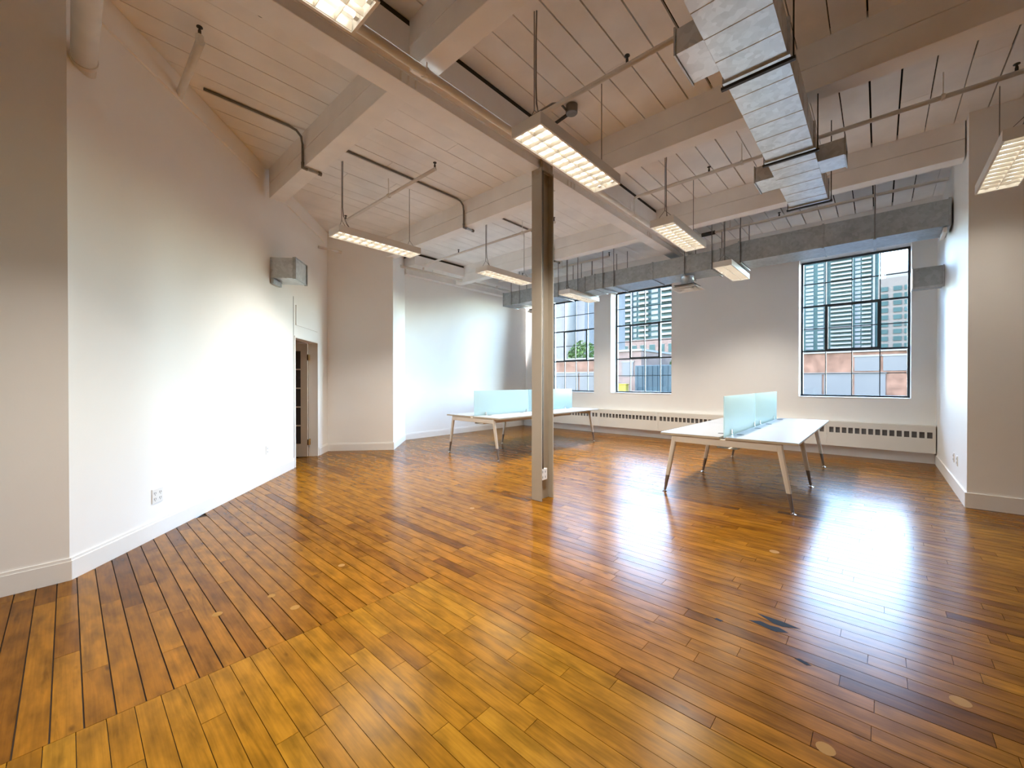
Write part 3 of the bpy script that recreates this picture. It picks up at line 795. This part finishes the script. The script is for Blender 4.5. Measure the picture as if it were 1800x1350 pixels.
taper(-1.733, 3.33, 3.665, -2.017, 3.30, 3.615); taper(-4.463, 3.30, 3.615, -4.697, 3.285, 3.60)
for x, z0, z1 in ((.655, 3.33, 3.665), (-.62, 3.33, 3.665), (-1.73, 3.33, 3.665), (-2.02, 3.30, 3.615), (-3.2, 3.30, 3.615), (-4.46, 3.30, 3.615), (-4.70, 3.285, 3.60), (-5.9, 3.285, 3.60), (-7.11, 3.285, 3.60)):
    mb = MB(); e = .012
    mb.box(x - .012, x + .012, yA - e, yA, z0 - e, z1 + e); mb.box(x - .012, x + .012, yA, yB, z0 - e, z0); mb.box(x - .012, x + .012, yA, yB, z1, z1 + e); mb.box(x - .012, x + .012, yB, yB + e, z0 - e, z1 + e)
    mb.build('joint_flange', M['galvdull'], wd)
for x, z0 in ((-.05, 3.33), (-1.70, 3.33), (-2.14, 3.30), (-2.6, 3.30), (-4.0, 3.30), (-4.25, 3.30), (-4.86, 3.285), (-5.15, 3.285), (-5.38, 3.285), (-6.55, 3.285), (-6.82, 3.285)):
    MB().tube([(x, yA - .02, z0 - .02), (x, yA - .02, ZC)], .007, 6).build('hanger_rod', M['conduit'], wd)
    MB().tube([(x, yB + .02, z0 - .02), (x, yB + .02, ZC)], .007, 6).build('hanger_rod', M['conduit'], wd)
    MB().box(x - .016, x + .016, yA - .04, yB + .04, z0 - .026, z0 - .014).build('hanger_bar', M['galvdull'], wd)
mb = MB().box(.60, .635, yA + .02, yA + .42, 3.255, 3.318); mb.build('damper_lever', M['white'], wd)

def diffuser(x, y, z, hw, ztop, label):
    t = thing('air_diffuser', label, 'air vent', (x, y, z), group='square diffusers under the wall duct')
    mb = MB()
    o4 = [(-1, -1), (1, -1), (1, 1), (-1, 1)]
    def ring(h0, h1, z0, z1, th=.004):
        for a in range(4):
            p, q = o4[a], o4[(a + 1) % 4]
            mb.hexa([(x + p[0] * h0, y + p[1] * h0, z0), (x + q[0] * h0, y + q[1] * h0, z0), (x + q[0] * h1, y + q[1] * h1, z1), (x + p[0] * h1, y + p[1] * h1, z1),
                     (x + p[0] * h0, y + p[1] * h0, z0 + th), (x + q[0] * h0, y + q[1] * h0, z0 + th), (x + q[0] * h1, y + q[1] * h1, z1 + th), (x + p[0] * h1, y + p[1] * h1, z1 + th)])
    ring(hw, hw - .03, z, z); ring(hw - .03, hw - .09, z, z + .05); 
    mb.build('frame', M['white'], t)
    for i, (h0, h1) in enumerate(((hw - .075, hw - .12), (hw - .14, hw - .18))):
        mb = MB(); ring(h0, h1, z - .002, z + .045); mb.build('vane', M['white'], t)
    mb = MB().box(x - .06, x + .06, y - .06, y + .06, z + .002, z + .006); mb.build('centre_plate', M['white'], t)
    mb = MB().box(x - hw + .06, x + hw - .06, y - hw + .06, y + hw - .06, z + .06, z + .066); mb.build('plenum', M['slot'], t)
    mb = MB().lathe((x, y, z + .066), [(.12, 0), (.12, .03), (.112, .035), (.112, ztop - z - .09), (.118, ztop - z - .085), (.118, ztop - z - .066)], 24)
    mb.build('neck', M['galv'], t, smooth=True)
    return t
diffuser(-2.63, 7.72, 3.06, .24, 3.30, 'square white diffuser on a round metal neck between the windows')
diffuser(-6.15, 7.72, 3.05, .24, 3.285, 'square white diffuser glimpsed beside the column under the wall duct')

# transfer boxes on the walls
t = thing('transfer_box', 'small galvanised duct box sticking out of the slanting wall above the door', 'duct', dg(3.0, 0, Zc(2.80)))
sA = 2.886; za, zb = Zc(2.80), Zc(3.09)
mb = MB(); dbox(mb, sA, sA + .40, 0, .33, za, zb); mb.build('box', M['galv'], t, .003)
mb = MB(); dbox(mb, sA - .010, sA, .30, .345, za - .008, zb + .008); dbox(mb, sA + .40, sA + .41, .30, .345, za - .008, zb + .008); dbox(mb, sA - .010, sA + .41, .33, .345, zb, zb + .01); dbox(mb, sA - .01, sA + .41, .33, .345, za - .01, za)
mb.build('edge_flange', M['galvdull'], t)
mb = MB(); dbox(mb, sA - .005, sA + .24, .01, .05, za - .075, za - .006); mb.build('damper_bracket', M['galvdull'], t)
t = thing('transfer_box', 'small galvanised duct box beside the window nearest the side wall', 'duct', (.53, 8.6, 2.75))
MB().box(.375, .688, 8.47, 8.82, 2.75, 3.03).build('box', M['galvdull'], t, .003)
mb = MB().box(.36, .690, 8.455, 8.47, 2.72, 2.75); mb.box(.36, .375, 8.455, 8.83, 2.745, 3.04); mb.box(.676, .690, 8.455, 8.47, 2.75, 3.035)
mb.build('edge_flange', M['galv'], t)

# ------------------------------------------------------------------ sprinkler pipes
def head(p, x, y, z, up=True):
    mb = MB(); s = 1 if up else -1
    mb.tube([(x, y, z), (x, y, z + s * .05)], .011, 8); mb.lathe((x, y, z + s * .05), [(.009, 0), (.007, s * .02), (.022, s * .024), (.020, s * .030)], 10)
    return mb.build('sprinkler_head', M['black'], p)
def clamp(p, x, y, z, zt):
    mb = MB(); mb.tube([(x, y, z), (x, y, zt)], .005, 6); mb.tube([(x - .012, y, z), (x + .012, y, z)], .030, 10)
    return mb.build('pipe_hanger', M['pipe'], p)
main = thing('sprinkler_main', 'thick white sprinkler pipe running along the side of the girder', 'pipe', (-2.55, 3.5, 3.68))
MB().tube([(-2.55, -2.0, 3.69), (-2.55, 8.75, 3.69)], .034, 12).build('pipe_run', M['pipe'], main, smooth=True)
for y in (1.83, 4.19, 6.50):
    mb = MB(); mb.tube([(-2.53, y, 3.69), (-2.53, y, ZB)], .006, 6); mb.tube([(-2.55, y - .013, 3.69), (-2.55, y + .013, 3.69)], .040, 12); mb.build('pipe_hanger', M['pipe'], main)
def branch_r(y, z, x1, heads, clamps, lab, coup=False):
    t = thing('sprinkler_branch', lab, 'pipe', (-1.0, y, z), group='sprinkler branch pipes')
    pts = [(-2.55, y, 3.70), (-2.55, y, z - .06), (-2.535, y, z - .02), (-2.49, y, z), (x1, y, z)]
    MB().tube(pts, .021, 10).build('pipe_run', M['pipe'], t, smooth=True)
    for x in heads: head(t, x, y, z)
    for x in clamps: clamp(t, x, y, z, ZC)
    MB().tube([(-2.55, y - .04, 3.69), (-2.55, y + .04, 3.69)], .042, 12).build('tee_fitting', M['pipe'], t)
    if coup: MB().tube([(-2.36, y, z), (-2.14, y, z)], .034, 10).build('pipe_sleeve', M['black'], t)
    return t
branch_r(2.98, 3.845, .9, [-1.48], [-.95], 'white sprinkler branch pipe nearest the camera on the duct side')
branch_r(5.33, 3.92, .95, [-1.56, .84], [-1.20, .42], 'white sprinkler branch pipe crossing mid room behind the hanging duct')
branch_r(7.66, 3.975, .66, [-1.19], [-.05, -1.9], 'white sprinkler branch pipe just in front of the wall duct', True)
def branch_l(y, z, x0, x1, heads, clamps, lab, riser=None):
    t = thing('sprinkler_branch', lab, 'pipe', ((x0 + x1) / 2, y, z), group='sprinkler branch pipes')
    pts = [(x0, y, z), (x1, y, z)]
    if riser: pts = [(x0, y, riser), (x0, y, z - .05), (x0 + .015, y, z - .015), (x0 + .05, y, z), (x1, y, z)]
    MB().tube(pts, .021, 10).build('pipe_run', M['pipe'], t, smooth=True)
    for x in heads: head(t, x, y, z)
    for x in clamps: clamp(t, x, y, z, ZC)
    return t
branch_l(2.98, 3.905, -6.28, -3.95, [-6.27, -3.96], [-5.0], 'white sprinkler branch pipe above the light before the tan wall')
branch_l(5.33, 3.94, -7.5, -3.9, [-6.3, -3.92], [-4.6], 'white sprinkler branch pipe above the half hidden bench desk', 3.82)
branch_l(7.66, 3.985, -7.5, -4.2, [-4.2, -6.6], [-5.4], 'white sprinkler branch pipe above the wall duct near the column', 3.82)
t = thing('sprinkler_branch', 'short white sprinkler stub poking from the slanting wall before the first beam', 'pipe', (-3.8, .62, 3.6), group='sprinkler branch pipes')
MB().tube([(-4.80, .70, 3.97), (-3.88, .70, 3.97)], .030, 12).build('pipe_run', M['pipe'], t, smooth=True)
MB().tube([(-3.905, .70, 3.965), (-3.905, .70, 4.03)], .028, 10).build('elbow', M['pipe'], t)
head(t, -3.905, .70, 4.02)
wm = thing('sprinkler_main', 'white sprinkler pipe along the wall girder behind the far desk', 'pipe', (-7.5, 6.5, 3.82))
MB().tube([(-7.52, 4.75, 3.80), (-7.52, 8.3, 3.83)], .030, 12).build('pipe_run', M['pipe'], wm, smooth=True)
for y in (5.6, 8.0):
    MB().tube([(-7.52, y, 3.81), (-7.52, y, 3.90)], .006, 6).build('pipe_hanger', M['pipe'], wm)
t = thing('drain_pipe', 'large white pipe high in the corner beside the tan wall nearest the camera', 'pipe', (-2.6, .09, 3.58))
MB().tube([(-4.20, .085, 3.535), (-1.55, .085, 3.535), (-1.46, .085, 3.56), (-1.41, .085, 3.61), (-1.39, .085, 3.70), (-1.39, .085, ZC)], .064, 20).build('pipe_run', M['pipe'], t, smooth=True)
MB().tube([(-4.02, .085, 3.535), (-3.98, .085, 3.535)], .070, 20).build('collar', M['pipe'], t)

t = thing('pipe_stub', 'short white pipe stub high in the corner beside the tan wall past the doorway', 'pipe', (-7.36, 3.2, 3.72))
MB().tube([(-7.365, 3.00, 3.74), (-7.36, 3.40, 3.74)], .020, 10).build('pipe_run', M['pipe'], t, smooth=True)
MB().tube([(-7.36, 3.36, 3.74), (-7.36, 3.41, 3.74)], .026, 10).build('end_cap', M['pipe'], t)
# grey conduits of the tan-wall side, one per bay
def bay_conduit(y0, y1, lab, first=False):
    t = thing('conduit', lab, 'conduit', (-4.75, y0, 3.74), group='grey ceiling conduits')
    x = -4.755; zc = ZC - .014
    pts = [(x, y0, zc), (x, y1 - .16, zc), (x, y1 - .085, zc - .012), (x, y1 - .035, zc - .06), (x, y1 - .020, zc - .14), (x, y1 - .020, ZB + .03)]
    MB().tube(pts, .013, 8).build('pipe_run', M['conduit'], t, smooth=True)
    MB().tube([(x, y1 - .020, ZB + .035), (x, y1 - .022, ZB - .022), (x, y1 + .03, ZB - .024)], .018, 8).build('elbow', M['conduit'], t)
    MB().tube([(x, y1 + .02, ZB - .022), (x, y1 + .16, ZB - .022)], .015, 8).build('nipple', M['galvdull'], t)
    MB().tube([(x, y1 + .15, ZB - .022), (x, y1 + .185, ZB - .022)], .022, 8).build('connector', M['conduit'], t)
    return t
bay_conduit(.88, 1.79, 'grey conduit bending down the beam on the slanting wall')
bay_conduit(2.25, 4.145, 'grey conduit bending down the beam above the tan wall light')
bay_conduit(4.93, 6.462, 'grey conduit passing behind the column to the beam over the far desk')

# junction box above the column-side light
t = thing('junction_box', 'round dark junction box on the ceiling behind the bright fixture', 'junction box', (-2.31, 3.44, 4.05))
MB().lathe((-2.31, 3.44, 4.06), [(.055, 0), (.06, .006), (.06, ZC - 4.06)], 16).build('box', M['conduit'], t)
MB().tube([(-2.345, 3.40, 4.09), (-2.34, 3.28, 4.10), (-2.36, 3.18, 4.05), (-2.34, 2.95, 3.85), (-2.15, 2.55, 3.50), (-2.0, 2.42, 3.36)], .011, 8).build('armoured_cable', M['conduit'], t, smooth=True)
MB().tube([(-2.36, 3.46, 4.09), (-2.60, 3.50, 4.09)], .017, 8).build('pipe_run', M['black'], t)
t = thing('smoke_detector', 'small white detector on the ceiling near the cut off fixture', 'detector', (-3.42, .98, 4.09))
MB().lathe((-3.42, .98, 4.085), [(.030, 0), (.040, .012), (.042, .03), (.050, .032), (.050, ZC - 4.085)], 18).build('body', M['smoke'], t)
MB().lathe((-3.42, .98, 4.080), [(.022, 0), (.026, .006)], 14).build('sensor_ring', M['slot'], t)

# ------------------------------------------------------------------ outlets
def outlet_diag(s, z, w, h, n, lab):
    t = thing('wall_outlet', lab, 'outlet', dg(s, 0, z)); mb = MB(); dbox(mb, s, s + w, 0, .008, z, z + h); mb.build('face_plate', M['plastic'], t, .002)
    for c in range(n):
        for r in range(2):
            sc = s + w * (c + .5) / n; zc = z + h * (.3 + .4 * r)
            mb = MB(); dbox(mb, sc - .012, sc - .008, .007, .0095, zc - .007, zc + .010); dbox(mb, sc + .006, sc + .010, .007, .0095, zc - .006, zc + .008); dbox(mb, sc - .003, sc + .003, .007, .0095, zc - .017, zc - .011)
            mb.build('socket', M['plasticdark'], t)
outlet_diag(.73, Zc(.283), .125, .125, 2, 'double white outlet low on the slanting wall')
outlet_diag(2.74, Zc(.355), .075, .115, 1, 'single white outlet low on the slanting wall near the door')
for y, lab in ((7.47, 'white outlet plate on the side wall, nearer the windows'), (7.17, 'white outlet plate on the side wall, nearer the wall edge')):
    t = thing('wall_outlet', lab, 'outlet', (.69, y, .34), group='pair of outlets on the side wall')
    k = kk(.4); xw = .712 * k - (y - 6.576 * k) / (YW - 6.576 * k) * (.712 * k - XE)
    MB().box(xw - .009, xw + .002, y - .036, y + .036, .345, .46).build('face_plate', M['plastic'], t, .002)
    for zc in (.378, .427): MB().box(xw - .0105, xw - .008, y - .012, y + .012, zc - .012, zc + .012).build('socket', M['plasticdark'], t)

# ------------------------------------------------------------------ the street and the town outside
M['asphalt'] = mat('asphalt', (0.0127, 0.0127, 0.0132), .8, spec=.02, noise=.2, nscale=.6)
M['brick'] = mat('salmon_brick', (0.0413, 0.0231, 0.0165), .8, spec=.02, noise=.45, nscale=1.3)
M['mauvebrick'] = mat('pale_brick', (0.0391, 0.0275, 0.0242), .8, spec=.02, noise=.35, nscale=1.0)
M['shutter'] = mat('grey_shutter', (0.0270, 0.0270, 0.0275), .5, spec=.02, noise=.05, nscale=.5)
M['stone'] = mat('pale_stone', (0.0413, 0.0401, 0.0391), .8, spec=.02)
M['towerglass'] = mat('teal_curtain_glass', (0.0080, 0.0150, 0.0150), .35, spec=.02, noise=.3, nscale=.12)
M['towerslab'] = mat('balcony_concrete', (0.0413, 0.0401, 0.0396), .7, spec=.02)
M['towerpane'] = mat('pale_window_blinds', (0.0385, 0.0391, 0.0413), .4, spec=.02, noise=.25, nscale=.2)
M['beigetower'] = mat('beige_tower_concrete', (0.0314, 0.0275, 0.0248), .8, spec=.02, noise=.1, nscale=.1)
M['teal'] = mat('teal_panel', (0.0088, 0.0132, 0.0160), .5, spec=.02, noise=.1, nscale=.5)
M['greyblock'] = mat('grey_block_render', (0.0347, 0.0336, 0.0347), .8, spec=.02, noise=.08, nscale=.2)
M['carwhite'] = mat('white_car_paint', (0.0638, 0.0644, 0.0671), .25, spec=.02, coat=.5)
M['rubber'] = mat('tyre_rubber', (0.0022, 0.0022, 0.0022), .8, spec=.02)
M['yellow'] = mat('yellow_bin', (0.0600, 0.0440, 0.0060), .5, spec=.02)
M['leaf'] = mat('leaf_green', (0.0132, 0.0231, 0.0039), .6, spec=.02, noise=.5, nscale=2.0)
M['bark'] = mat('bark', (0.0105, 0.0072, 0.0050), .9, spec=.02)
GZ = -.9
tag(MB().box(-260, 160, 10.2, 620, GZ - .3, GZ).build('street', M['asphalt']), 'grey street and ground outside the windows', 'street', kind='structure')

def facade_building(name, label, x0, x1, y0, y1, z1, m, wins, wm, cat='building', par=True):
    t = thing(name, label, cat, ((x0 + x1) / 2, y0, GZ))
    MB().box(x0, x1, y0, y1, GZ, z1).build('wall', M[m], t)
    if par: MB().box(x0 - .12, x1 + .12, y0 - .15, y1 + .12, z1, z1 + .22).build('parapet', M['stone'], t)
    for (a, b, c, d) in wins:
        w = MB().box(a, b, y0 - .05, y0 + .02, c, d).build('window', M[wm], t)
        MB().box(a - .08, b + .08, y0 - .09, y0 + .01, d, d + .14).build('lintel', M['stone'], w)
    return t
facade_building('warehouse', 'low salmon brick building with grey shutters seen through the window nearest the side wall', -6.6, 4.2, 45, 57, 3.85, 'brick',
                [(-1.55, .05, 2.25, 3.45), (.25, 2.2, 2.25, 3.45), (-5.7, -3.75, GZ, 2.0), (-3.6, -1.75, GZ, 2.0), (-1.55, .40, GZ, 2.0), (1.7, 3.6, GZ, 2.0)], 'shutter')
facade_building('brick_house', 'pale brick house seen low in the middle window', -23.4, -18.25, 40, 50, 4.55, 'mauvebrick', [(-22.6, -21.3, 1.9, 3.4), (-20.4, -19.1, 1.9, 3.4), (-21.9, -20.9, GZ, 1.2)], 'shutter')
facade_building('garden_wall', 'low brick building with grey panels behind the frosted desk screen window', -31.5, -24.2, 42, 46, 4.0, 'brick', [(-31, -29.2, GZ, 2.4), (-29, -27.2, GZ, 2.4), (-27, -25.0, GZ, 2.4)], 'shutter')
facade_building('podium', 'distant pink podium building under the pale tower', -122, -76, 214, 226, 24.5, 'mauvebrick', [(-119 + 5.2 * i, -115.8 + 5.2 * i, 17, 21.5) for i in range(8)] + [(-119 + 5.2 * i, -115.8 + 5.2 * i, 9.5, 14) for i in range(8)], 'towerglass')

def tower(name, label, x0, x1, y0, y1, z0, z1, fh, bal, wincols, fins, core, slabm, panem):
    t = thing(name, label, 'tower', ((x0 + x1) / 2, y0, GZ))
    MB().box(x0, x1, y0, y1, GZ, z1).build('glass_core', M[core], t)
    MB().box(x0 + 3, x1 - 3, y0 + 3, y1 - 3, z1, z1 + 3).build('roof_house', M[slabm], t)
    n = int((z1 - z0) / fh)
    for a, b, d in bal:
        for i in range(n): MB().box(a, b, y0 - d, y0, z0 + fh * i, z0 + fh * i + fh * .42).build('balcony', M[slabm], t)
    for a, b in wincols:
        for i in range(n): MB().box(a, b, y0 - .35, y0, z0 + fh * i, z0 + fh * i + fh * .62).build('window', M[panem], t)
    for a, b in fins: MB().box(a, b, y0 - .8, y0, GZ, z1).build('column_fin', M[slabm], t)
    return t
tower('tower_block', 'tall teal glass tower with pale balconies filling most of the window nearest the side wall', -60, -.2, 400, 440, 27, 112, 3.1, [(-28, -15, 1.8), (-9.8, -4.5, 1.8)], [(-43.8, -38.8), (-36.2, -32.4), (-13.6, -10.4)], [(-31.4, -30.4), (-3.6, -2.4)], 'towerglass', 'towerslab', 'towerpane')
tower('tower_block', 'shorter beige tower with banded windows at the edge of the window nearest the side wall', -.5, 34, 280, 305, 4, 54, 3.6, [], [(.6, 3.2), (5.2, 8.2), (9.2, 11.6), (14, 19)], [], 'beigetower', 'stone', 'towerglass')
tower('tower_block', 'pale tower with stacked balconies filling the middle window', -124, -74, 232, 260, 25, 72, 3.2, [(-121, -112, 1.6), (-107, -101, 1.6), (-93.5, -84, 1.6)], [(-110.8, -108.6), (-99.5, -95.5)], [(-112, -111.4), (-82.6, -81.4)], 'towerglass', 'towerslab', 'towerpane')
tower('tower_block', 'slim white balcony tower at the edge of the window beside the column', -158, -138, 250, 275, 30, 84, 3.6, [(-155.5, -150, 1.5), (-147, -141, 1.5)], [(-149.6, -147.6)], [], 'towerglass', 'towerslab', 'towerpane')
t = thing('office_block', 'plain grey building with a rounded stair tower in the window beside the column', 'building', (-43, 60, GZ))
MB().box(-56, -37.6, 60, 75, GZ, 26).build('wall', M['greyblock'], t)
MB().lathe((-40.6, 60.2, GZ), [(1.1, 0), (1.1, 28)], 28).build('stair_tower', M['stone'], t, smooth=True)

t = thing('container', 'large teal box trailer low in the middle window', 'trailer', (-16.3, 38, GZ))
MB().box(-18.0, -13.6, 38, 40.4, GZ + .7, 2.95).build('body', M['teal'], t, .05)
for i in range(9): MB().box(-17.8 + .5 * i, -17.7 + .5 * i, 37.95, 38, GZ + .8, 2.85).build('rib', M['teal'], t)
for x in (-17.2, -16.2, -14.4):
    MB().lathe((x, 37.98, GZ + .42), [(.42, 0), (.42, .3)], 16, 'y').build('wheel', M['rubber'], t)
def car(x, y, lab):
    t = thing('car', lab, 'car', (x, y, GZ), group='parked white cars')
    mb = MB(); pr = [(-2.1, .35), (2.1, .35), (2.15, .75), (1.2, .92), (.75, 1.42), (-1.1, 1.45), (-1.75, .98), (-2.12, .85)]
    o = len(mb.v); mb.v += [(x + a, y - .85, GZ + b) for a, b in pr] + [(x + a, y + .85, GZ + b) for a, b in pr]; n = len(pr)
    mb.f += [tuple(range(n)), tuple(range(2 * n - 1, n - 1, -1))] + [(i, (i + 1) % n, n + (i + 1) % n, n + i) for i in range(n)]
    mb.build('body', M['carwhite'], t, .06)
    MB().box(x - .95, x + .55, y - .87, y + .87, GZ + .98, GZ + 1.34).build('side_window', M['towerglass'], t)
    for a in (-1.35, 1.35):
        for b in (-.8, .62): MB().lathe((x + a, y + b, GZ + .32), [(.32, 0), (.32, .18)], 16, 'y').build('wheel', M['rubber'], t)
car(-14.6, 33.5, 'white parked car before the teal trailer'); car(-9.9, 33.0, 'white parked car past the teal trailer')
t = thing('bin', 'small yellow bin at the foot of the pale brick house', 'bin', (-18.7, 37, GZ))
MB().box(-19.1, -18.3, 36.7, 37.3, GZ, 1.05).build('body', M['yellow'], t, .04); MB().box(-19.15, -18.25, 36.65, 37.35, 1.05, 1.15).build('lid', M['yellow'], t, .03)

def tree(x, y, h, r, lab, seed):
    rt = random.Random(seed); t = thing('tree', lab, 'tree', (x, y, GZ))
    mb = MB(); mb.tube([(x, y, GZ), (x + .1, y, GZ + h * .35), (x, y + .1, GZ + h * .6)], .22, 8, r1=.10)
    for i in range(6):
        a = rt.uniform(0, 6.28); mb.tube([(x, y, GZ + h * .35), (x + math.cos(a) * r * .6, y + math.sin(a) * r * .6, GZ + h * rt.uniform(.55, .85))], .08, 6, r1=.03)
    mb.build('trunk', M['bark'], t)
    mb = MB()
    for i in range(1500):
        while True:
            p = Vector((rt.uniform(-1, 1), rt.uniform(-1, 1), rt.uniform(-1, 1)))
            if .35 < p.length < 1: break
        c = Vector((x + p.x * r, y + p.y * r, GZ + h * .62 + p.z * h * .38)); s_ = rt.uniform(.14, .30)
        u = Vector((rt.gauss(0, 1), rt.gauss(0, 1), rt.gauss(0, 1))).normalized(); w = u.orthogonal().normalized() * s_; u = u * s_ * .6
        o = len(mb.v); mb.v += [tuple(c - w), tuple(c + u), tuple(c + w), tuple(c - u)]; mb.f.append((o, o + 1, o + 2, o + 3))
    tag(mb.build('foliage', M['leaf'], t), kind='stuff')
tree(-31.6, 50, 8.2, 2.3, 'green leafy tree outside the window beside the column', 2)
tree(-15.6, 46, 5.6, 2.0, 'green leafy tree behind the teal trailer', 4)
